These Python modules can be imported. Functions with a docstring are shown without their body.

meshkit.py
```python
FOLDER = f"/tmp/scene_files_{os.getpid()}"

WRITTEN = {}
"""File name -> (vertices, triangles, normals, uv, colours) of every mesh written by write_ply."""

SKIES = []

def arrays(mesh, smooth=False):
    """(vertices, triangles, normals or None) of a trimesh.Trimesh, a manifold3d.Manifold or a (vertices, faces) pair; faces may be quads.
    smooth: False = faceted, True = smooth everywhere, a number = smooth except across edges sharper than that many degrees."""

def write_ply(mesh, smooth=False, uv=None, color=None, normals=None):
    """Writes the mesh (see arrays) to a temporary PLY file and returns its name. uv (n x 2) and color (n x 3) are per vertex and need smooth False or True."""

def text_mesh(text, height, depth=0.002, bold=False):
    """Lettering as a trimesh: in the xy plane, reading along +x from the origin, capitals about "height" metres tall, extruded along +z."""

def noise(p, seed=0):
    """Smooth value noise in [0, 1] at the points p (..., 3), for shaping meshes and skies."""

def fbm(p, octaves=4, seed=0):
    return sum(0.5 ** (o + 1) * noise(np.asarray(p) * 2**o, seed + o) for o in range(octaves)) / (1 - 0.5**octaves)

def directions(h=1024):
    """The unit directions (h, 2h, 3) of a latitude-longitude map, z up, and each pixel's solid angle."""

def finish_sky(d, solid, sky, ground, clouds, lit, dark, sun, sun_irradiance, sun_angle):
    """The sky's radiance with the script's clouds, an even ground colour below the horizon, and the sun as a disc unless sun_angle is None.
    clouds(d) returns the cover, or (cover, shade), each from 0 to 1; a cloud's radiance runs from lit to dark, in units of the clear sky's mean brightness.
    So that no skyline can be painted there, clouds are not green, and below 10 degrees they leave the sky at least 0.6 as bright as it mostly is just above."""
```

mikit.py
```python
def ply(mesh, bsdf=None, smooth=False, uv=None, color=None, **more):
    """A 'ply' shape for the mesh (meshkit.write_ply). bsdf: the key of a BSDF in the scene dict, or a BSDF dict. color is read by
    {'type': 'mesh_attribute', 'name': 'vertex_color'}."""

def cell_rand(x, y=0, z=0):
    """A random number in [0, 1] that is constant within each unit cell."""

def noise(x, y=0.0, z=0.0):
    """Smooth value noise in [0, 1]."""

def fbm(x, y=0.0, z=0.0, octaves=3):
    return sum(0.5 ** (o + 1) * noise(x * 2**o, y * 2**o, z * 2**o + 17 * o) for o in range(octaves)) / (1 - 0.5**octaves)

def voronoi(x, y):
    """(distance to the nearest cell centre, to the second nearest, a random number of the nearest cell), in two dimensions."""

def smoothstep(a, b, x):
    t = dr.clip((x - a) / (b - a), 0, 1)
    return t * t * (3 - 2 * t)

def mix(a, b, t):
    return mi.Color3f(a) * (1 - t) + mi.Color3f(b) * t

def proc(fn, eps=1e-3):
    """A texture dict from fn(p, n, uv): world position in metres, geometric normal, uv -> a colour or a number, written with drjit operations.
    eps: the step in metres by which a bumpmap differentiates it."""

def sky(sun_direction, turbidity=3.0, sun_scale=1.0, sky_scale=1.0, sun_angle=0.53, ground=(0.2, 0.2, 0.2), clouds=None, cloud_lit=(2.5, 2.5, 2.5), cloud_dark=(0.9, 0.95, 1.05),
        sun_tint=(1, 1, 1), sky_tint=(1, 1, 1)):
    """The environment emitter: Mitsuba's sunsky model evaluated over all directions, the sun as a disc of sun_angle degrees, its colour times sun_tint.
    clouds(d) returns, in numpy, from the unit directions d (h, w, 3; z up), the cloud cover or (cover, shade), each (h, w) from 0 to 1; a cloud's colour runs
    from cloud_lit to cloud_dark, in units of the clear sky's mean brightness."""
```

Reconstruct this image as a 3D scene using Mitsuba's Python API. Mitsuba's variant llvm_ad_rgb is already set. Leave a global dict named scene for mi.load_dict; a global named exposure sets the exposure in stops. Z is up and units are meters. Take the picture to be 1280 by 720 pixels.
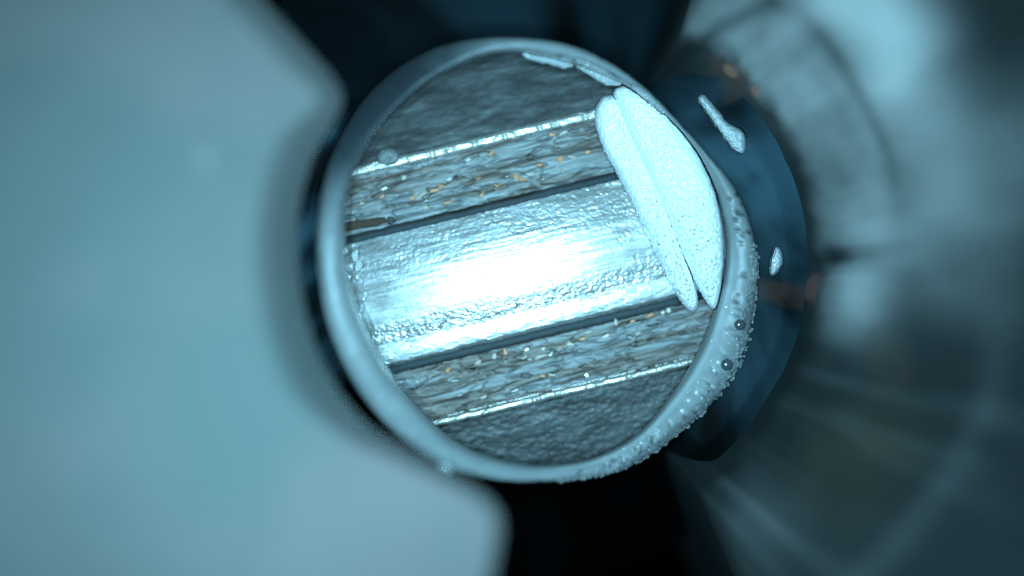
import math, random
import numpy as np, trimesh
import mitsuba as mi, drjit as dr
import mikit, meshkit
from mikit import proc, noise, fbm, voronoi, smoothstep, mix
from scipy.spatial import cKDTree, Delaunay
from scipy.ndimage import gaussian_filter1d
import shapely
from shapely.geometry import Polygon, Point, LineString

T = mi.ScalarTransform4f
MM = 0.001
D = 44.0            # mm from the lens to the plane of the hole (z = 0); the lens looks straight down
K = 0.04            # mm per photograph pixel (1280 wide) in the plane z = 0
rng = np.random.default_rng(7)
random.seed(7)
exposure = 0.0

scene, labels = {}, {}
# ------------------------------------------------------------------ camera: the lens of an inspection camera
scene['camera'] = {'type': 'thinlens', 'fov': 2 * math.degrees(math.atan(640 * K / D)), 'fov_axis': 'x',
                   'aperture_radius': 0.0016, 'focus_distance': 0.0478, 'near_clip': 0.0005, 'far_clip': 2.0,
                   'to_world': T().look_at(origin=[0, 0, D * MM], target=[0, 0, 0], up=[0, 1, 0])}
# ------------------------------------------------------------------ light: four LEDs round the lens
LED = np.array([0.34, 0.78, 1.0])
LED_POWER = 0.0036
for i, (lx, ly) in enumerate(((2.2, 2.2), (-2.2, 2.2), (-2.2, -2.2), (2.2, -2.2))):
    scene[f'led_{i}'] = {'type': 'spot', 'intensity': {'type': 'rgb', 'value': (LED * LED_POWER).tolist()},
                         'cutoff_angle': 49.0, 'beam_width': 18.0,
                         'to_world': T().look_at(origin=[lx * MM, ly * MM, (D + 0.6) * MM], target=[(lx - 3.0) * MM, (ly + 0.0) * MM, 0], up=[0, 1, 0])}


# ------------------------------------------------------------------ helpers
def P(px, py, z):
    """photograph pixel + height z (mm) -> mm"""
    px, py, z = np.broadcast_arrays(np.asarray(px, float), np.asarray(py, float), np.asarray(z, float))
    s = K * (D - z) / D
    return np.stack([(px - 640) * s, (360 - py) * s, z], -1)


def grid_faces(nu, nv, wrap=False):
    i, j = np.meshgrid(np.arange(nu if wrap else nu - 1), np.arange(nv - 1), indexing='ij')
    a, b = i * nv + j, ((i + 1) % nu) * nv + j
    q = np.stack([a, b, b + 1, a + 1], -1).reshape(-1, 4)
    return np.vstack([q[:, [0, 1, 2]], q[:, [0, 2, 3]]])


def face_up(v, f):
    """winding so that most of the area looks up (+z)"""
    n = np.cross(v[f[:, 1]] - v[f[:, 0]], v[f[:, 2]] - v[f[:, 0]])
    return f if n[:, 2].sum() >= 0 else f[:, ::-1]


def add(key, v, f, bsdf, smooth=True, color=None):
    v = np.asarray(v, float).reshape(-1, 3) * MM
    scene[key] = mikit.ply((v, np.asarray(f)), bsdf, smooth=smooth, color=color)
    return key


def tag(key, label=None, cat=None, group=None, kind=None):
    d = {}
    if label: d['label'] = label
    if cat: d['category'] = cat
    if group: d['group'] = group
    if kind: d['kind'] = kind
    labels[key] = {**labels.get(key, {}), **d}


def numbered(name):
    k, n = name, 0
    used = set(scene) | {x.split('__')[0] for x in scene} | set(labels)
    while k in used:
        n += 1
        k = f'{name}_{n:03d}'
    return k


def worley(p, spacing, seed=0, box=None):
    """jittered cells: (distance to the nearest seed, to the second, index) for 2-D points p"""
    r = np.random.default_rng(seed)
    lo, hi = p.min(0) - 3 * spacing, p.max(0) + 3 * spacing
    gx, gy = np.meshgrid(np.arange(lo[0], hi[0], spacing), np.arange(lo[1], hi[1], spacing))
    s = np.stack([gx.ravel(), gy.ravel()], -1) + r.uniform(-.45, .45, (gx.size, 2)) * spacing
    d, i = cKDTree(s).query(p, k=2)
    return d[:, 0], d[:, 1], i[:, 0], s


def n2(x, y, seed=0, octaves=3):
    x, y = np.broadcast_arrays(np.asarray(x, float), np.asarray(y, float))
    return meshkit.fbm(np.stack([x, y, np.zeros_like(x) + 0.37], -1), octaves, seed)


def patch(poly, step, top, bottom):
    """a closed lump over a pixel outline: top(px, py, dist_to_edge) and bottom(px, py) give heights in mm"""
    poly = poly.buffer(0)
    if poly.geom_type != 'Polygon':
        poly = max(poly.geoms, key=lambda g: g.area)
    L = poly.exterior.length
    b = np.array([poly.exterior.interpolate(t).coords[0] for t in np.arange(0, L, step)])
    x0, y0, x1, y1 = poly.bounds
    gx, gy = np.meshgrid(np.arange(x0, x1, step), np.arange(y0, y1, step * .87))
    gx[::2] += step / 2
    g = np.stack([gx.ravel(), gy.ravel()], -1)
    g += rng.uniform(-.12, .12, g.shape) * step
    inner = poly.buffer(-step * .55)
    g = g[shapely.contains_xy(inner, g[:, 0], g[:, 1])]
    p = np.vstack([b, g])
    tri = Delaunay(p).simplices
    c = p[tri].mean(1)
    tri = tri[shapely.contains_xy(poly.buffer(step * .02), c[:, 0], c[:, 1])]
    dist = shapely.distance(shapely.points(p), poly.exterior)
    dist[:len(b)] = 0
    vt = P(p[:, 0], p[:, 1], top(p[:, 0], p[:, 1], dist))
    vb = P(p[:, 0], p[:, 1], bottom(p[:, 0], p[:, 1]))
    tri = face_up(vt, tri) if True else tri
    a = vt[tri]
    flip = np.cross(a[:, 1] - a[:, 0], a[:, 2] - a[:, 0])[:, 2] < 0
    tri[flip] = tri[flip][:, ::-1]
    n = len(p)
    e = np.sort(np.vstack([tri[:, [0, 1]], tri[:, [1, 2]], tri[:, [2, 0]]]), 1)
    ee = np.vstack([tri[:, [0, 1]], tri[:, [1, 2]], tri[:, [2, 0]]])
    u, idx, cnt = np.unique(e, axis=0, return_index=True, return_counts=True)
    be = ee[idx[cnt == 1]]
    side = np.vstack([np.stack([be[:, 1], be[:, 0], be[:, 0] + n], -1), np.stack([be[:, 1], be[:, 0] + n, be[:, 1] + n], -1)])
    return np.vstack([vt, vb]), np.vstack([tri, tri[:, ::-1] + n, side])


def blob_poly(pts, smooth=3):
    """a closed smooth outline through pixel points"""
    p = np.array(pts, float)
    for _ in range(smooth):
        q = np.roll(p, -1, 0)
        p = np.stack([.75 * p + .25 * q, .25 * p + .75 * q], 1).reshape(-1, 2)
    return Polygon(p)


def polar(points, c, smooth=5):
    """radius (px) by image angle (degrees, 0 = right, 90 = down) from outline points"""
    p = np.array(points, float) - c
    a = np.degrees(np.arctan2(p[:, 1], p[:, 0])) % 360
    r = np.hypot(p[:, 0], p[:, 1])
    o = np.argsort(a)
    a, r = a[o], r[o]
    t = np.arange(720) / 2
    v = np.interp(t, np.r_[a[-1] - 360, a, a[0] + 360], np.r_[r[-1], r, r[0]])
    v = gaussian_filter1d(v, smooth * 2, mode='wrap')
    return lambda ang: np.interp(np.asarray(ang) % 360, np.r_[t, 360], np.r_[v, v[0]])


def sm(a, b, x):
    t = np.clip((np.asarray(x, float) - a) / (b - a), 0, 1)
    return t * t * (3 - 2 * t)


# ------------------------------------------------------------------ materials
def two(d): return {'type': 'twosided', 'b': d}
def rgb(*c): return {'type': 'rgb', 'value': list(c)}
VC = {'type': 'mesh_attribute', 'name': 'vertex_color'}


def grime(p, n, uv):      # speckled worn steel, drawn out along the bar
    x, y = p.x * 1000, p.y * 1000
    u, v = x * .972 + y * .233, -x * .233 + y * .972
    a = fbm(u * .26, v * 3.0, 3.0, 4)
    b = noise(u * 1.2, v * 10.0, 9.0)
    c = smoothstep(.36, .66, a)
    base = mix((.112, .09, .076), (.195, .20, .205), c)
    return base * (.82 + .36 * b)


def steel_col(p, n, uv):
    x, y = p.x * 1000, p.y * 1000
    u, v = x * .972 + y * .233, -x * .233 + y * .972
    a = fbm(u * .7, v * 4.0, 1.0, 4)
    b = noise(u * 6.0, v * 9.0, 2.0)
    return mix((.42, .405, .39), (.66, .66, .66), smoothstep(.3, .7, a)) * (.85 + .3 * b)


def land_col(p, n, uv):
    x, y = p.x * 1000, p.y * 1000
    u, v = x * .972 + y * .233, -x * .233 + y * .972
    a = fbm(u * .6, v * 2.2, 5.0, 4)
    b = noise(u * 3.0, v * 9.0, 6.0)
    return mix((.058, .058, .058), (.098, .102, .104), smoothstep(.35, .68, a)) * (.75 + .5 * b)


def bump(fn, scale, nested, eps=2e-5):
    return {'type': 'bumpmap', 'tex': proc(fn, eps), 'scale': scale, 'b': nested}


def rim_col(p, n, uv):
    x, y, z = p.x * 1000, p.y * 1000, p.z * 1000
    a = fbm(x * .8, y * .8, z * .8, 4)
    b = noise(x * 6, y * 6, z * 6)
    return mix((.10, .105, .11), (.20, .21, .215), smoothstep(.3, .7, a)) * (.85 + .3 * b)


def plate_col(p, n, uv):
    x, y = p.x * 1000, p.y * 1000
    a = fbm(x * .10, y * .10, 2.0, 4)
    return mix((.100, .112, .109), (.150, .130, .128), smoothstep(.3, .7, a))


MAT = {
    'steel': {'type': 'principled', 'base_color': proc(steel_col), 'metallic': .6, 'roughness': .335, 'specular': .5},
    'polished': {'type': 'principled', 'base_color': rgb(.75, .74, .73), 'metallic': .8, 'roughness': .38},
    'band': {'type': 'principled', 'base_color': proc(grime), 'metallic': .25, 'roughness': .5},
    'bead': {'type': 'principled', 'base_color': rgb(.78, .74, .68), 'metallic': .7, 'roughness': .42},
    'land': {'type': 'principled', 'base_color': proc(land_col), 'metallic': .2, 'roughness': .5},
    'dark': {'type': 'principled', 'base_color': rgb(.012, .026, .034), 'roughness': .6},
    'rim': {'type': 'principled', 'base_color': proc(rim_col), 'roughness': .5, 'specular': .35},
    'ring': {'type': 'principled', 'base_color': VC, 'roughness': .42, 'specular': .4},
    'bubble': {'type': 'principled', 'base_color': rgb(.05, .055, .06), 'roughness': .16, 'specular': 1.0},
    'plate': {'type': 'principled', 'base_color': proc(plate_col), 'roughness': .65, 'specular': .12},
    'wall': {'type': 'principled', 'base_color': VC, 'roughness': .75, 'specular': .08},
    'floor': {'type': 'principled', 'base_color': VC, 'roughness': .8, 'specular': .08},
    'foam': {'type': 'principled', 'base_color': rgb(.84, .85, .86), 'roughness': .36, 'specular': 1.0},
    'froth': {'type': 'principled', 'base_color': rgb(.50, .52, .53), 'roughness': .25, 'specular': .8, 'clearcoat': .6, 'clearcoat_gloss': .9},
    'film': {'type': 'principled', 'base_color': rgb(.36, .38, .39), 'roughness': .22, 'specular': .9, 'clearcoat': .8, 'clearcoat_gloss': .9},
    'rust': {'type': 'principled', 'base_color': rgb(.62, .29, .15), 'roughness': .55, 'metallic': .1},
    'flake': {'type': 'principled', 'base_color': rgb(.50, .42, .35), 'roughness': .5, 'metallic': .1},
    'pit': {'type': 'principled', 'base_color': rgb(.05, .05, .05), 'roughness': .5},
}
for k, m in MAT.items():
    scene['m_' + k] = two(m)

# ================================================================== outlines read off the photograph
HC = np.array([668., 325.])
inner = polar([(431, 290), (434, 240), (446, 205), (470, 165), (505, 127), (535, 102), (570, 84), (615, 66), (660, 66), (700, 76), (740, 88), (775, 103), (810, 125),
               (845, 157), (875, 195), (895, 240), (906, 290), (906, 340), (893, 385), (878, 425), (858, 465), (832, 502), (800, 540), (770, 560), (730, 576),
               (690, 582), (640, 578), (600, 567), (560, 545), (525, 510), (490, 468), (460, 415), (441, 370), (432, 325)], HC, 3)
outer = polar([(397, 300), (401, 250), (410, 205), (427, 167), (460, 118), (503, 80), (548, 58), (600, 48), (660, 48), (720, 58), (760, 77), (800, 105), (830, 134),
               (855, 162), (885, 195), (908, 220), (926, 248), (940, 290), (947, 330), (944, 360), (938, 400), (931, 440), (914, 472), (886, 506), (850, 537),
               (805, 572), (765, 590), (700, 600), (640, 603), (590, 596), (555, 588), (515, 562), (470, 518), (432, 462), (410, 410), (400, 355)], HC, 3)

# ================================================================== bore wall and channel (the setting)
BC = P(690, 330, 0)[:2]                      # axis of the bore, mm


def wall_r(th, z):
    """bore radius in mm at image angle th (degrees) and height z"""
    r = 14.15 + .13 * (z + 3.5) - .07 * np.maximum(z - 11, 0)
    open_ = sm(58, 76, np.abs(th + 2))       # the bore opens into a slot at the top and at the bottom
    r = r + open_ * 45
    # swellings and flats of the worn casting
    g = lambda t0, z0, st, sz: np.exp(-((th - t0) / st) ** 2 - ((z - z0) / sz) ** 2)
    r = r - 1.1 * g(-30, 8.5, 14, 3.2) + 0 + .5 * g(-30, 5, 16, 1.0)
    r = r - .35 * np.exp(-((th + 3 + .65 * z) / 6) ** 2) * sm(-1, 4, z) + .6 * g(-1, .5, 2.5, 4)
    r = r - .6 * g(7, 1.5, 8, 2.2) + .8 * g(20, 6, 8, 6) - .2 * g(38, 11.5, 30, .9) - .5 * g(58, 2.5, 9, 3)
    r = r + .7 * (n2(th / 16, z / 6, 3, 3) - .5) + .05 * (n2(th / 1.5, z / 9, 4, 3) - .5)
    return r


th = np.linspace(-84, 84, 521)
zz = np.concatenate([np.linspace(-26, -4, 16)[:-1], np.linspace(-4, 41, 220)])
TH, ZZ = np.meshgrid(th, zz, indexing='ij')
R = wall_r(TH, ZZ)
V = np.stack([BC[0] + R * np.cos(np.radians(TH)), BC[1] - R * np.sin(np.radians(TH)), ZZ], -1)
# wall tones: light and dark painted into the colour, some oily stains and rust
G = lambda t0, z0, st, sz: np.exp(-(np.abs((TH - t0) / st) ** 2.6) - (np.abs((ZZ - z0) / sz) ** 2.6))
painted_light = .95 * G(-36, 0, 30, 6.5) + 1.38 * G(-35, 8.8, 15, 3.0) + .62 * np.exp(-((TH + 3.5 + .65 * ZZ) / 7) ** 2) * sm(-2, 2, ZZ) * (1 - sm(8, 20, ZZ)) + .55 * G(6.5, 1.2, 8, 2.8)
painted_light = painted_light + .26 * G(1, 8, 8, 5) + .10 * G(57, 3, 12, 4) + .09 * G(36, 11.5, 26, .9) + .035 + .13 * sm(.45, .8, n2(TH / 3.2 + ZZ / 30, ZZ / 22, 24, 3)) * sm(-20, 0, TH) * (1 - sm(12, 19, ZZ))
painted_light = painted_light - .35 * np.exp(-((ZZ - 5.2 - .03 * (TH + 30)) / .8) ** 2 - ((TH + 30) / 14) ** 2) - .5 * G(-1.5, .6, 2.2, 3) - .4 * np.exp(-((TH + 54 - ZZ * .8) / 2.0) ** 2) * (ZZ < 5)
painted_light = np.clip(painted_light, 0.04, 1.5) * (.58 + .84 * sm(.2, .8, n2(TH / 9, ZZ / 6, 21, 3)))
painted_light = painted_light * (.12 + .88 * sm(-3.4, -1.0, ZZ + 3.0 * (n2(TH / 6, ZZ / 3, 22, 3) - .5)))          # tone darkens towards the foot of the wall
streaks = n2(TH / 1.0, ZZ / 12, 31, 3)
painted_light = np.clip(painted_light, 0, 1.6)[..., None]
col = np.array([.016, .021, .022]) * (1 - painted_light) + np.array([.38, .38, .375]) * painted_light
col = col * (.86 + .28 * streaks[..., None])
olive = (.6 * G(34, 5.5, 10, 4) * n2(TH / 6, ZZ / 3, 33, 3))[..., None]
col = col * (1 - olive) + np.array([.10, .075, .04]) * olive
def stain(t0, z0, st, sz, c, amt):
    global col
    w = amt * sm(.3, .75, np.exp(-((TH - t0) / st) ** 2 - ((ZZ - z0) / sz) ** 2) * (.3 + 1.4 * n2(TH / 2.2, ZZ / .8, 41, 3)))[..., None]
    col = col * (1 - w) + np.array(c) * w
stain(-46, -3.2, 7, 1.5, (.10, .06, .05), .8)
stain(-47, -3.0, 2.2, .6, (.40, .19, .13), .7)
stain(-40, -2.6, 2, .5, (.42, .19, .13), .7)
stain(5, -3.2, 4, 1.2, (.22, .10, .08), .6)
stain(17, 4, 7, 2, (.10, .06, .045), .25)
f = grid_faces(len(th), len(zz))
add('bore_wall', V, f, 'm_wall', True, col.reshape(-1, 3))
tag('bore_wall', 'curved blue-grey bore wall with painted light, painted shade and oily stains, blurred towards the right edge', 'bore wall', kind='structure')

# channel floor round the rim
th2 = np.linspace(-180, 180, 721)
tt = np.linspace(0, 1, 60)
TH2, TT = np.meshgrid(th2, tt, indexing='ij')
r_in = outer(TH2) - 20
CT, ST = np.cos(np.radians(TH2)), np.sin(np.radians(TH2))
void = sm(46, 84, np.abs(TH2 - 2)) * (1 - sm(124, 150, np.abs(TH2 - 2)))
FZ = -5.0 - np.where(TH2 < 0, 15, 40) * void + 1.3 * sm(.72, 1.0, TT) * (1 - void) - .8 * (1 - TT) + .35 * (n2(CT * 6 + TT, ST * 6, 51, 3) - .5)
pin = P(HC[0] + r_in * np.cos(np.radians(TH2)), HC[1] + r_in * np.sin(np.radians(TH2)), FZ)
RW = np.minimum(wall_r(TH2, np.maximum(FZ, -25)) + .3, 16.5 + 14 * void)
pout = np.stack([BC[0] + RW * np.cos(np.radians(TH2)), BC[1] - RW * np.sin(np.radians(TH2)), FZ], -1)
V = pin * (1 - TT[..., None]) + pout * TT[..., None]
V[..., 2] = FZ
fc = np.array([.009, .019, .025]) * (1 + np.where(TH2 < 0, -.1, -.85) * void)[..., None] * (1 + 2.2 * sm(130, 160, np.abs(TH2)))[..., None] * (.1 + 1.8 * sm(.3, .7, n2(CT * 5 + TT * 1.5, ST * 5 - TT, 52, 3)))[..., None] * (1 + 1.2 * np.exp(-((TH2 + 22) / 14) ** 2))[..., None]  # shade of the voids painted into the floor colour, paler at left
fc = fc * (1 - .75 * sm(26, 50, TH2 + 14 * (n2(CT * 6, ST * 6 + TT, 55, 2) - .5)) * (TH2 < 130))[..., None]  # painted to fade into the dark void at lower right
fr = sm(.5, .7, np.exp(-((TH2 + 44) / 6) ** 2) * (.3 + n2(TH2 / 3, TT * 4, 53, 3)) * sm(.5, .9, TT))[..., None]
fr2 = sm(.45, .95, np.exp(-((TH2 - 7) / 4) ** 2) * (.5 + n2(TH2 / 2, TT * 4, 54, 3)) * (TT > .3))[..., None]
fc = fc * (1 - .5 * fr) + np.array([.07, .045, .035]) * .5 * fr
fc = fc * (1 - .35 * fr2) + np.array([.10, .045, .035]) * .35 * fr2
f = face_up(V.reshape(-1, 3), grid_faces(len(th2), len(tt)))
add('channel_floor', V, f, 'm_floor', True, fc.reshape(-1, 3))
tag('channel_floor', 'dark channel floor running round the raised rim of the hole', 'channel floor', kind='structure')

# ================================================================== raised rim of the hole
ang = np.linspace(0, 360, 721)[:-1]
zr = .55 - 3.1 * np.cos(np.radians(ang - 5))
ri = inner(ang) + 2.6 * (n2(np.cos(np.radians(ang)) * 9, np.sin(np.radians(ang)) * 9, 71, 3) - .5)
rough = sm(-12, 10, (ang + 180) % 360 - 180) * (1 - sm(72, 95, (ang + 180) % 360 - 180))
up_r = np.exp(-(((ang + 180) % 360 - 180 + 55) / 25) ** 2)
ro = outer(ang)
rag = (1 + 7 * rough + 3 * up_r) * (n2(np.cos(np.radians(ang)) * 42, np.sin(np.radians(ang)) * 42, 72, 3) - .5)
w = ro - ri
prof = [(0, -2.6, 1), (0, -1.7, 0), (.06, -1.0, 0), (.14, -.45, 0), (.24, -.22, 0), (.34, -.16, 0), (.55, -.05, 0), (.8, 0, 0), (.9, -.06, 0), (.96, -.22, 0), (1, -.7, 0), (1.02, -1.8, 0), (1.02, -4, 0), (1.0, -9, 0)]
# finer profile
pt = np.array([p[:2] for p in prof])
s = np.r_[0, np.cumsum(np.hypot(np.diff(pt[:, 0]) * 1.4, np.diff(pt[:, 1])))]
si = np.linspace(0, s[-1], 70)
pt = np.stack([np.interp(si, s, pt[:, 0]), np.interp(si, s, pt[:, 1])], -1)
pt = gaussian_filter1d(pt, 1.0, axis=0, mode='nearest')
RR = ri[:, None] + w[:, None] * pt[None, :, 0] + rag[:, None] * sm(.78, .97, pt[None, :, 0])
Z = zr[:, None] + pt[None, :, 1]
shoulder = np.exp(-((ang - 228) / 24) ** 2)
Z = Z - 1.0 * shoulder[:, None] - 3.2 * (shoulder[:, None] * np.clip(pt[None, :, 0], 0, 1))
# along the top-left the rim slopes off into a long shoulder
PX = HC[0] + RR * np.cos(np.radians(ang))[:, None]
PY = HC[1] + RR * np.sin(np.radians(ang))[:, None]
Z = Z + .09 * (n2(PX / 14, PY / 14, 73, 4) - .5) + .03 * rough[:, None] * (n2(PX / 5, PY / 5, 74, 2) - .5)
V = P(PX, PY, Z)
f = face_up(V.reshape(-1, 3), grid_faces(len(ang), pt.shape[0], True))
pits = np.zeros(PX.shape)
rp = np.random.default_rng(77)
for q in range(70):                                     # small dark pits in the wet right-hand side
    a_, t_, s_ = math.radians(rp.uniform(-20, 80)), rp.uniform(.45, 1.0), rp.uniform(1.5, 4.5)
    rr = float(inner(math.degrees(a_))) * (1 - t_) + float(outer(math.degrees(a_))) * t_
    e = np.hypot(PX - HC[0] - rr * math.cos(a_), PY - HC[1] - rr * math.sin(a_)) / s_
    pits = np.maximum(pits, 1 - sm(.6, 1.1, e))
    V[..., 2] -= .10 * (1 - sm(.4, 1.1, e)) * (e < 2)
tone = .8 + .4 * n2(PX / 22, PY / 22, 75, 3)
rc = np.array([.19, .205, .21]) * tone[..., None]
dark_arc = (.88 * np.exp(-((ang - 226) / 30) ** 4)[:, None] * (.75 + .5 * n2(PX / 16, PY / 16, 76, 3)))[..., None]  # darker arc along the top-left of the rim
rc = rc * (1 - np.clip(dark_arc, 0, .85)) + np.array([.02, .03, .04]) * np.clip(dark_arc, 0, .85)
rc = rc * (1 - .55 * pits[..., None])
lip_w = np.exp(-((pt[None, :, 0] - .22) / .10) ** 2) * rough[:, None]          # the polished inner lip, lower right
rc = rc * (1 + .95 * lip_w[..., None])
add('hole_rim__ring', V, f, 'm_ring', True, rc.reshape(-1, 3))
tag('hole_rim', 'pale raised metal rim around the round hole, wet and pitted along its right side', 'rim')


def rim_z(px, py):
    dx, dy = np.asarray(px) - HC[0], np.asarray(py) - HC[1]
    a_ = np.degrees(np.arctan2(dy, dx)) % 360
    t = (np.hypot(dx, dy) - inner(a_)) / (outer(a_) - inner(a_))
    return .55 - 3.1 * np.cos(np.radians(a_ - 5)) + np.interp(t, [p[0] for p in prof[1:12]], [p[1] for p in prof[1:12]])


# ================================================================== the grooved metal face seen through the hole
A = math.radians(13.5)
UX = np.array([math.cos(A), -math.sin(A)])      # along the bar, in pixels (y down)
VX = np.array([math.sin(A), math.cos(A)])       # across the bar, downwards
hu, hv = (HC - [640, 360]) @ UX, (HC - [640, 360]) @ VX


SEAT = Polygon(np.stack([HC[0] + (inner(np.arange(360)) * .55 + outer(np.arange(360)) * .45) * np.cos(np.radians(np.arange(360))), HC[1] + (inner(np.arange(360)) * .55 + outer(np.arange(360)) * .45) * np.sin(np.radians(np.arange(360)))], -1))


def strip(v0, v1, nv, zfn, nu=420, radius=262, skirt=2.6):
    """a piece of the bar between v0 and v1 (pixels across), its ends cut by the round seat; zfn(u, v) -> height in mm"""
    v = np.linspace(v0, v1, nv)
    lo, hi = [], []
    for q in v:                                  # where this line across the seat begins and ends
        a_, b_ = (np.array([640, 360]) + e * UX + q * VX for e in (-400, 400))
        c_ = SEAT.intersection(LineString([a_, b_]))
        e = [(np.array(p) - [640, 360]) @ UX for p in c_.coords] if c_.geom_type == 'LineString' and len(c_.coords) > 1 else [hu - 4, hu + 4]
        lo.append(min(e)); hi.append(max(e))
    lo, hi = np.array(lo), np.array(hi)
    t = np.linspace(0, 1, nu)
    U, VV = lo[None] + t[:, None] * (hi - lo)[None], np.broadcast_to(v, (nu, nv)).copy()
    Zs = zfn(U, VV)
    VV = VV + 3.2 * (n2(U / 13, VV / 40 + v0, 91, 3) - .5) + 2.0 * (n2(U / 4, VV / 30 + v0, 92, 2) - .5) * np.exp(-np.minimum(VV - v0, v1 - VV) / 6)      # worn, wavering edges
    # skirts: first and last rows go straight down
    U = np.concatenate([U[:, :1], U, U[:, -1:]], 1); VV = np.concatenate([VV[:, :1], VV, VV[:, -1:]], 1)
    Zs = np.concatenate([Zs[:, :1] - skirt, Zs, Zs[:, -1:] - skirt], 1)
    px, py = 640 + U * UX[0] + VV * VX[0], 360 + U * UX[1] + VV * VX[1]
    V = P(px, py, Zs)
    V[:, 0, :2], V[:, -1, :2] = V[:, 1, :2], V[:, -2, :2]
    return V.reshape(-1, 3), face_up(V.reshape(-1, 3), grid_faces(nu, nv + 2))


def chips(U, VV, su, sv, seed, tilt, step):
    """plateaus of chipped metal: every cell has its own height and slope"""
    p = np.stack([U.ravel() / su, VV.ravel() / sv], -1)
    p = p + .5 * np.stack([n2(p[:, 0] * .7, p[:, 1] * .7, seed + 5) - .5, n2(p[:, 0] * .7, p[:, 1] * .7, seed + 6) - .5], -1)
    d1, d2, i, s_ = worley(p, 1.0, seed)
    r = np.random.default_rng(seed + 1)
    t1, t2, h = r.normal(0, tilt, len(s_)), r.normal(0, tilt, len(s_)), r.uniform(-1, 1, len(s_)) * step
    o = h[i] + t1[i] * (p[:, 0] - s_[i, 0]) * su * K + t2[i] * (p[:, 1] - s_[i, 1]) * sv * K
    return o.reshape(U.shape)


SH = 'grooved_block'
def center_z(u, v):
    d = (v + 20) * K * 1.1
    z = -5.0 - d * d / (2 * 14.0) + .004 * (u - 12) * K * 1.1 - (u * K * 1.1) ** 2 / (2 * 110.0)
    m = sm(.35, .6, n2(u / 60, v / 18, 81, 3) + .15 * sm(0, 40, np.abs(v + 18)))
    return z + m * (chips(u, v, 4.6, 3.2, 82, .09, .007) + .5 * chips(u, v, 11, 5, 86, .07, .010)) * (.10 + .4 * sm(14, 55, np.abs(v + 22)) + .45 * sm(120, 190, u) + .75 * sm(0, 20, v + 26 * (n2(u / 34, v / 20, 88, 3) - .5) - .02 * u) * (.5 + .8 * n2(u / 22, v / 9, 89, 2))) + .03 * (n2(u / 40, v / 2.6, 83, 3) - .5)
add(SH + '__center_bar', *strip(-101, 35, 170, center_z, 560), 'm_steel')
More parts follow.
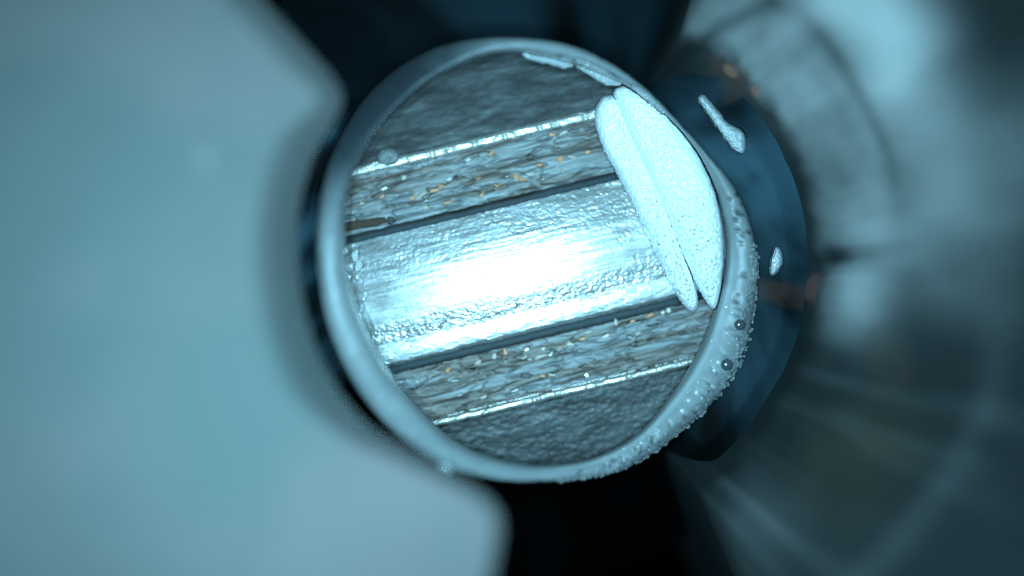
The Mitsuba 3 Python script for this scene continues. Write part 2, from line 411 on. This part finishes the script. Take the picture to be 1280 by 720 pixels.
tag(SH + '__center_bar', 'bright gritty central bar with a white glare along it')
add(SH + '__polished_strip', *strip(30.5, 59.5, 40, lambda u, v: -5.12 + (v - 45) * K * 1.1 * -.045 + .004 * (u - 12) * K * 1.1 - .03 - (u * K * 1.1) ** 2 / (2 * 110.0) - .00035 * (v - 45) ** 2 - .25 * sm(57, 61, v + 3 * n2(u / 12, 0, 84)) + .6 * chips(u, v, 14, 4, 85, .04, .010), 520), 'm_polished')
tag(SH + '__polished_strip', 'smooth white strip along the lower edge of the bar')


def band_z(sgn, seed):
    def fn(u, v):
        m = sm(.38, .6, n2(u / 50, v / 14, seed, 3))
        return -5.75 - .10 * sm(0, 1, m) + (m * .9 + .12) * chips(u, v, 24, 4.5, seed + 1, .06, .020) + .10 * (n2(u / 70, v / 5, seed + 3, 3) - .5)
    return fn
add(SH + '__band', *strip(-181, -111, 80, band_z(-1, 90)), 'm_band')
add(SH + '__band_001', *strip(70, 136, 80, band_z(1, 100)), 'm_band')
tag(SH + '__band', 'brown flecked band above the central bar')
tag(SH + '__band_001', 'blue-grey flecked band below the central bar')


def bead_z(vc, hw, seed):
    def fn(u, v):
        b = np.sqrt(np.maximum(1 - ((v - vc) / hw) ** 2, 0))
        brk = sm(.34, .44, n2(u / 9, .5, seed, 3))
        return -6.0 + np.minimum(b, .93) * (.42 * (.7 + .3 * brk)) + .05 * chips(u, v, 26, 12, seed + 2, .3, 1.0) + .05 * (n2(u / 5, v / 3, seed + 1) - .5)
    return fn
add(SH + '__edge_bead', *strip(-194, -180, 20, bead_z(-187, 7.5, 110)), 'm_bead')
add(SH + '__edge_bead_001', *strip(135.5, 147, 16, bead_z(142, 4.6, 112)), 'm_bead')
tag(SH + '__edge_bead', 'broken bright line along the upper edge')
tag(SH + '__edge_bead_001', 'thin bright line along the lower edge')


def land_z(sgn, seed):
    def fn(u, v):
        e = np.abs(v - (-193 if sgn < 0 else 147))
        return -6.5 - .008 * e + .25 * (n2(u / 60, v / 16, seed, 4) - .5) + (.008 if sgn < 0 else .05) * (n2(u / 7, v / 3, seed + 1, 3) - .5) * 2 + (0 if sgn < 0 else .5 * chips(u, v, 9, 5, seed + 3, .14, .03))
    return fn
add(SH + '__land', *strip(hv - 266, -193.5, 90, land_z(-1, 120)), 'm_land')
add(SH + '__land_001', *strip(147.5, hv + 266, 110, land_z(1, 125)), 'm_land')
tag(SH + '__land', 'smooth dark land at the top')
tag(SH + '__land_001', 'dark pitted land at the bottom')
# the slits' floor
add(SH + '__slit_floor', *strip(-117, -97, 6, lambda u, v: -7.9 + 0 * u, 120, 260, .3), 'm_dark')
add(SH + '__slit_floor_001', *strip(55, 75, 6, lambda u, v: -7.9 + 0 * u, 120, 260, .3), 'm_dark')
tag(SH, 'rough grooved metal block lying slantwise below the round hole', 'metal block')


def uv_px(u, v): return 640 + u * UX[0] + v * VX[0], 360 + u * UX[1] + v * VX[1]


def to_uv(px, py):
    d = np.array([px - 640, py - 360]); return d @ UX, d @ VX


# flakes and chips lying on the bands
def flake(parent, px, py, w_, h_, z, mat, rot=0, seed=0):
    r = np.random.default_rng(seed)
    n = r.integers(5, 8)
    a_ = np.sort(r.uniform(0, 2 * np.pi, n) * .25 + np.arange(n) * 2 * np.pi / n)
    q = np.stack([np.cos(a_) * w_ / 2 * r.uniform(.75, 1.15, n), np.sin(a_) * h_ / 2 * r.uniform(.7, 1.15, n)], -1)
    al = -A + math.radians(rot)
    q = q @ np.array([[math.cos(al), math.sin(al)], [-math.sin(al), math.cos(al)]]) + [px, py]
    tx, ty = r.normal(0, .10, 2)
    zt = z + .10 + (q[:, 0] - px) * K * tx + (q[:, 1] - py) * K * ty
    top, bot = P(q[:, 0], q[:, 1], zt), P(q[:, 0], q[:, 1], z - .35)
    ins = P(px + (q[:, 0] - px) * .72, py + (q[:, 1] - py) * .72, zt + .05)
    v = np.vstack([bot, top, ins, ins.mean(0)[None]])
    i = np.arange(n); j = (i + 1) % n
    f = np.vstack([np.stack([i, j, j + n], -1), np.stack([i, j + n, i + n], -1), np.stack([i + n, j + n, j + 2 * n], -1), np.stack([i + n, j + 2 * n, i + 2 * n], -1), np.stack([i + 2 * n, j + 2 * n, 0 * i + 3 * n], -1)])
    k = 0
    key = parent + '__flake'
    while key in scene:
        k += 1; key = f'{parent}__flake_{k:03d}'
    add(key, v, face_up(v, f), mat, smooth=False)


rf = np.random.default_rng(5)
orange = [(515, 248, 16, 6), (528, 243, 18, 7), (543, 238, 16, 7), (552, 232, 12, 7), (505, 222, 10, 8), (560, 253, 14, 5), (690, 169, 12, 8), (704, 166, 14, 6), (645, 221, 10, 8),
          (652, 224, 14, 6), (663, 217, 14, 7), (674, 206, 12, 8), (700, 199, 12, 9), (714, 196, 16, 5), (620, 232, 10, 6), (602, 244, 10, 5), (585, 200, 10, 5), (614, 191, 12, 6), (735, 190, 10, 5), (680, 224, 10, 5), (478, 246, 10, 5), (598, 223, 9, 5)]
for i, (x, y, a_, b_) in enumerate(orange):
    flake(SH + '__band', x, y, a_, b_, -5.75, 'm_rust' if i % 3 != 1 else 'm_flake', rf.normal(0, 12), 200 + i)
for i in range(26):
    u, v = rf.uniform(-205, 130), rf.uniform(-176, -120)
    flake(SH + '__band', *uv_px(u, v), rf.uniform(6, 18), rf.uniform(3, 7), -5.75, ['m_band', 'm_flake', 'm_pit', 'm_band', 'm_steel'][i % 5], rf.normal(0, 10), 260 + i)
low = [(812, 394, 16, 6), (828, 391, 10, 6), (836, 388, 7, 10), (790, 402, 10, 6), (770, 403, 8, 12), (735, 415, 16, 5), (728, 424, 12, 7), (757, 420, 14, 6), (713, 430, 12, 8), (700, 434, 9, 5),
       (680, 436, 10, 6), (655, 447, 12, 5), (632, 440, 8, 12), (618, 446, 9, 10), (598, 453, 12, 6), (560, 463, 14, 6), (540, 470, 12, 5), (690, 469, 12, 5), (678, 470, 12, 5), (605, 496, 12, 5)]
for i, (x, y, a_, b_) in enumerate(low):
    flake(SH + '__band_001', x, y, a_, b_, -5.75, 'm_rust' if i % 3 == 0 else 'm_flake', rf.normal(0, 12), 300 + i)
for i in range(34):
    u, v = rf.uniform(-170, 215), rf.uniform(78, 132)
    flake(SH + '__band_001', *uv_px(u, v), rf.uniform(6, 22), rf.uniform(3, 7), -5.75, ['m_band', 'm_flake', 'm_pit', 'm_steel', 'm_band'][i % 5], rf.normal(0, 10), 340 + i)

# the brown slab with a dark notch at the left end of the upper band
sl = Polygon([(424, 280), (440, 276), (464, 273), (481, 271), (484, 277), (470, 283), (448, 286), (424, 290)])
v, f = patch(sl, 2.5, lambda x, y, d: -5.6 + .10 * np.minimum(d, 3) / 3 + .05 * (n2(x / 7, y / 3, 130) - .5), lambda x, y: -6.3 + 0 * x)
add(SH + '__band__slab', v, f, 'm_rust_dull')
scene['m_rust_dull'] = two({'type': 'principled', 'base_color': rgb(.085, .058, .044), 'roughness': .8, 'specular': .05})
tag(SH + '__band__slab', 'brown slab at the left end of the band')
nt = Polygon([(484, 271), (491, 271), (494, 277), (487, 281), (484, 279)])
v, f = patch(nt, 2, lambda x, y, d: -5.55 + 0 * x, lambda x, y: -6.3 + 0 * x)
add(SH + '__band__notch', v, f, 'm_dark')

# ================================================================== pale plate on the left, near the lens
bp = [(235, -260), (262, -100), (300, -40), (330, 0), (378, 52), (418, 96), (432, 122), (420, 150), (396, 185), (380, 230), (371, 280), (372, 330), (380, 385), (396, 440), (424, 490), (462, 535),
      (510, 562), (563, 590), (612, 614), (632, 640), (634, 665), (628, 700), (620, 740), (612, 800), (600, 980)]
bp = np.array(bp, float)
ys = np.concatenate([np.linspace(-260, -20, 30)[:-1], np.linspace(-20, 740, 260), np.linspace(740, 980, 20)[1:]])
xb = np.interp(ys, bp[:, 1], bp[:, 0])
xb = gaussian_filter1d(xb, 3)
line = LineString(np.stack([xb, ys], -1))
t = 1 - (np.linspace(0, 1, 120) ** 2.2)
t = t[::-1] * 0 + np.linspace(0, 1, 120) ** 2.0          # distance from the edge, dense there
X = xb[None, :] - t[:, None] * (xb[None, :] + 420)
Y = np.broadcast_to(ys, X.shape).copy()
dist = shapely.distance(shapely.points(np.stack([X.ravel(), Y.ravel()], -1)), line).reshape(X.shape)


def plate_z(x, y):
    return 12.0 - .0075 * (x - 200) + .0035 * (y - 360) + .9 * (n2(x / 260, y / 260, 140, 3) - .5)


near = sm(90, 190, Y) * (1 - sm(470, 600, Y))            # along the rim the edge rolls down further
roll = np.clip(dist / (24 + 44 * near + 26 * (1 - sm(60, 150, Y))), 0, 1)
drop = (1 - roll) ** 2.4
Zp = plate_z(X, Y) - drop * (2.0 + 1.9 * near)
V = P(X, Y, Zp)
sk = V[0].copy(); sk[:, 2] -= 4; sk[:, 0] -= 6.0
V = np.concatenate([sk[None], V], 0)
f = face_up(V.reshape(-1, 3), grid_faces(V.shape[0], V.shape[1]))
add('metal_plate', V, f, 'm_plate')
tag('metal_plate', 'smooth pale blue-grey plate with blurred edges filling the left side beside the hole', 'plate')

# ================================================================== white foam against the right of the rim
def foam_top(poly, zb, height, fall, seed, size):
    def fn(x, y, d):
        h = np.clip(d / fall, 0, 1)
        h = np.sqrt(np.maximum(1 - (1 - h) ** 2, 0))
        p = np.stack([x, y], -1)
        d1, d2, i, s_ = worley(p, size, seed)
        d3, d4, i3, s3 = worley(p, size * .6, seed + 3)
        bub = np.sqrt(np.maximum(1 - (d1 / (size * .62)) ** 2, 0)) * .10 + np.sqrt(np.maximum(1 - (d3 / (size * .4)) ** 2, 0)) * .05
        low_ = sm(200, 330, y)
        return zb(x, y) + height * h + bub * (.6 + 1.1 * low_) * np.clip(d / 3, 0, 1) + .25 * (n2(x / 22, y / 22, seed + 1, 3) - .5) * h
    return fn


zb_foam = lambda x, y: -4.9 + 2.6 * sm(-75, 5, (x - (770 + (y - 120) * .5)) * .9 - (0)) * 0 - 0 * x + 1.05 * sm(775, 915, x + (300 - y) * .35)
ragged = lambda poly, sd: Polygon([(x + 3.2 * (n2(x / 9, y / 9, sd, 3) - .5), y + 3.2 * (n2(x / 9, y / 9, sd + 1, 3) - .5)) for x, y in (poly.exterior.interpolate(q).coords[0] for q in np.arange(0, poly.exterior.length, 1.5))])
lobe_in = ragged(blob_poly([(741, 146), (748, 124), (760, 117), (778, 122), (800, 160), (820, 205), (840, 258), (855, 308), (866, 348), (874, 380), (868, 392), (856, 386), (842, 362), (826, 332), (800, 275), (772, 218), (752, 186)]), 155)
lobe_out = ragged(blob_poly([(766, 122), (768, 108), (784, 106), (812, 120), (843, 148), (872, 189), (892, 232), (903, 280), (905, 330), (899, 374), (893, 388), (885, 382), (868, 350), (848, 308), (826, 258), (800, 200), (780, 160)]), 157)
v, f = patch(lobe_in, 1.25, foam_top(lobe_in, zb_foam, .95, 11, 150, 4.2), lambda x, y: zb_foam(x, y) - .9)
add('foam_streak__lobe', v, f, 'm_foam')
v, f = patch(lobe_out, 1.25, foam_top(lobe_out, lambda x, y: zb_foam(x, y) + .5, .8, 17, 160, 4.6), lambda x, y: zb_foam(x, y) - .9)
add('foam_streak__lobe_001', v, f, 'm_foam')
tag('foam_streak', 'glaring white two-lobed streak of foam inside the right edge of the hole', 'foam')
tag('foam_streak__lobe', 'narrow inner lobe')
tag('foam_streak__lobe_001', 'wide blown-out outer lobe')

# ================================================================== froth and water outside and on the rim
def floor_z(px, py):
    return -4.6


def froth(name, pts, zb, height, fall, seed, size, mat, label, cat='froth', step=1.3):
    poly = ragged(blob_poly(pts, 2), seed + 2).buffer(0)
    def top(x, y, d):
        h = np.sqrt(np.maximum(1 - (1 - np.clip(d / fall, 0, 1)) ** 2, 0))
        p = np.stack([x, y], -1)
        d1, *_ = worley(p, size, seed)
        return zb + height * h + .10 * np.sqrt(np.maximum(1 - (d1 / (size * .6)) ** 2, 0)) * np.clip(d / 2, 0, 1) + .2 * (n2(x / 6, y / 6, seed, 2) - .5) * h
    v, f = patch(poly, step, top, lambda x, y: zb - .8 + 0 * x)
    key = numbered(name)
    add(key, v, f, mat)
    tag(key, label, cat)


froth('froth_streak', [(871, 120), (880, 117), (888, 126), (897, 138), (908, 152), (918, 158), (928, 162), (933, 175), (932, 190), (926, 193), (915, 188), (907, 176), (898, 164), (884, 144), (874, 130)], -4.2, .8, 8, 170, 4.5, 'm_froth',
      'long pale streak of froth in the dark channel, upper right of the rim')
froth('froth_streak', [(962, 330), (966, 312), (973, 306), (978, 318), (979, 328), (972, 342), (962, 346)], -4.0, .7, 6, 180, 4, 'm_froth', 'short pale fleck of froth in the channel, right of the rim')

froth('froth_lump', [(470, 196), (474, 187), (484, 184), (495, 186), (501, 194), (499, 203), (490, 208), (478, 207), (471, 203)], -6.0, .7, 8, 185, 4, 'm_lump', 'grey round lump of froth at the upper left of the metal block')
scene['m_lump'] = two({'type': 'principled', 'base_color': rgb(.24, .25, .255), 'roughness': .5, 'specular': .2})
# frosty film patches on the top of the rim, inside edge
k = 0
for pts in ([(650, 64), (668, 66), (690, 70), (712, 71), (722, 80), (708, 88), (694, 82), (672, 78), (655, 73)], [(714, 72), (732, 76), (752, 85), (770, 94), (780, 104), (771, 108), (756, 107), (741, 97), (724, 88)],
            [(786, 104), (800, 110), (818, 124), (834, 140), (829, 143), (812, 129), (796, 116)]):
    poly = ragged(ragged(blob_poly(pts, 2), 191 + k), 195 + k).buffer(0)
    v, f = patch(poly, 1.4, lambda x, y, d: np.maximum(rim_z(x, y), -2.4) + .06 + .22 * np.clip(d / 4, 0, 1) ** .6 + .12 * n2(x / 3, y / 3, 190), lambda x, y: np.maximum(rim_z(x, y), -2.4) - .5)
    key = 'hole_rim__water_film' + (f'_{k:03d}' if k else '')
    add(key, v, f, 'm_film'); k += 1

# crust of tiny beads on the lower right of the rim
ico = trimesh.creation.icosphere(1, 1.0)
def beads(n, seed, a0, a1, t0, t1, r0, r1):
    r = np.random.default_rng(seed)
    vs, fs = [], []
    for q in range(n):
        a_ = r.uniform(a0, a1)
        t_ = r.uniform(t0, t1)
        rp = inner(a_) + t_ * (outer(a_) - inner(a_))
        px, py = HC[0] + rp * math.cos(math.radians(a_)), HC[1] + rp * math.sin(math.radians(a_))
        rad = r.uniform(r0, r1) * K
        z = float(rim_z(px, py)) - .1 * rad
        vs.append(ico.vertices * [r.uniform(.8, 1.5), r.uniform(.8, 1.5), .8] * rad + P(px, py, z)); fs.append(ico.faces + 42 * q)
    return np.vstack(vs), np.vstack(fs)
v, f = beads(640, 41, -4, 84, .80, 1.05, .9, 3.2)
add('hole_rim__bead_crust', v, f, 'm_rim')
tag('hole_rim__bead_crust', kind='stuff')
v, f = beads(60, 42, 12, 75, .2, .85, .8, 2.0)
add('hole_rim__droplet_spray', v, f, 'm_film')
tag('hole_rim__droplet_spray', kind='stuff')

sph = trimesh.creation.icosphere(3, 1.0)
def bubble(name, px, py, rpx, z, mat, label, cat='bubble', squash=1.0):
    key = numbered(name)
    rad = rpx * K * (D - z) / D
    add(key, sph.vertices * rad * [1, 1, squash] + P(px, py, z + rad * .25 * squash), sph.faces, mat)
    tag(key, label, cat)
for px, py, r_, lab in ((925, 406, 7, 'round clear bubble on the right of the rim, uppermost of the large ones'), (909, 456, 7.5, 'largest clear bubble on the lower right of the rim'),
                        (898, 453, 4, 'small bright bubble just left of the largest bubble on the rim'), (893, 463, 3.4, 'tiny bubble below left of the largest bubble on the rim'),
                        (871, 491, 4, 'small bubble midway down the lower right of the rim'), (861, 501, 3.6, 'tiny bright bubble on the lower right of the rim, above the lowest one'),
                        (853, 514, 4.2, 'lowest small bubble on the lower right of the rim'), (908, 384, 3.4, 'small bright bubble beside the lower end of the foam')):
    bubble('water_bubble', px, py, r_, float(rim_z(px, py)), 'm_bubble' if r_ > 5 else 'm_film', lab, 'bubble', .6)
bubble('water_drop', 556, 587, 12, float(rim_z(556, 587)) + .6, 'm_film', 'pale round drop on the lower left of the rim', 'drop', .8)
zd = float(plate_z(245., 195.))
bubble('water_drop', 245, 195, 29, zd - .1, 'm_drop', 'faint round blurred drop on the pale plate', 'drop', .16)
scene['m_drop'] = two({'type': 'principled', 'base_color': rgb(.125, .128, .128), 'roughness': .7, 'specular': .15})
# pale crystals on the left end of the central bar
for i in range(26):
    r = np.random.default_rng(500 + i)
    px, py = r.uniform(428, 452), r.uniform(312, 400)
    px += max(0, (py - 350)) * .25
    key = 'hole_rim__crystal' + (f'_{i:03d}' if i else '')
    rad = r.uniform(3, 6.5) * K
    m = trimesh.creation.icosphere(1, 1.0)
    vv = m.vertices * (1 + .35 * (r.random((42, 1)) - .5)) * [.8, 1.1, .5] * rad + P(px, py, -4.6)
    add(key, vv, m.faces, 'm_froth', smooth=False)
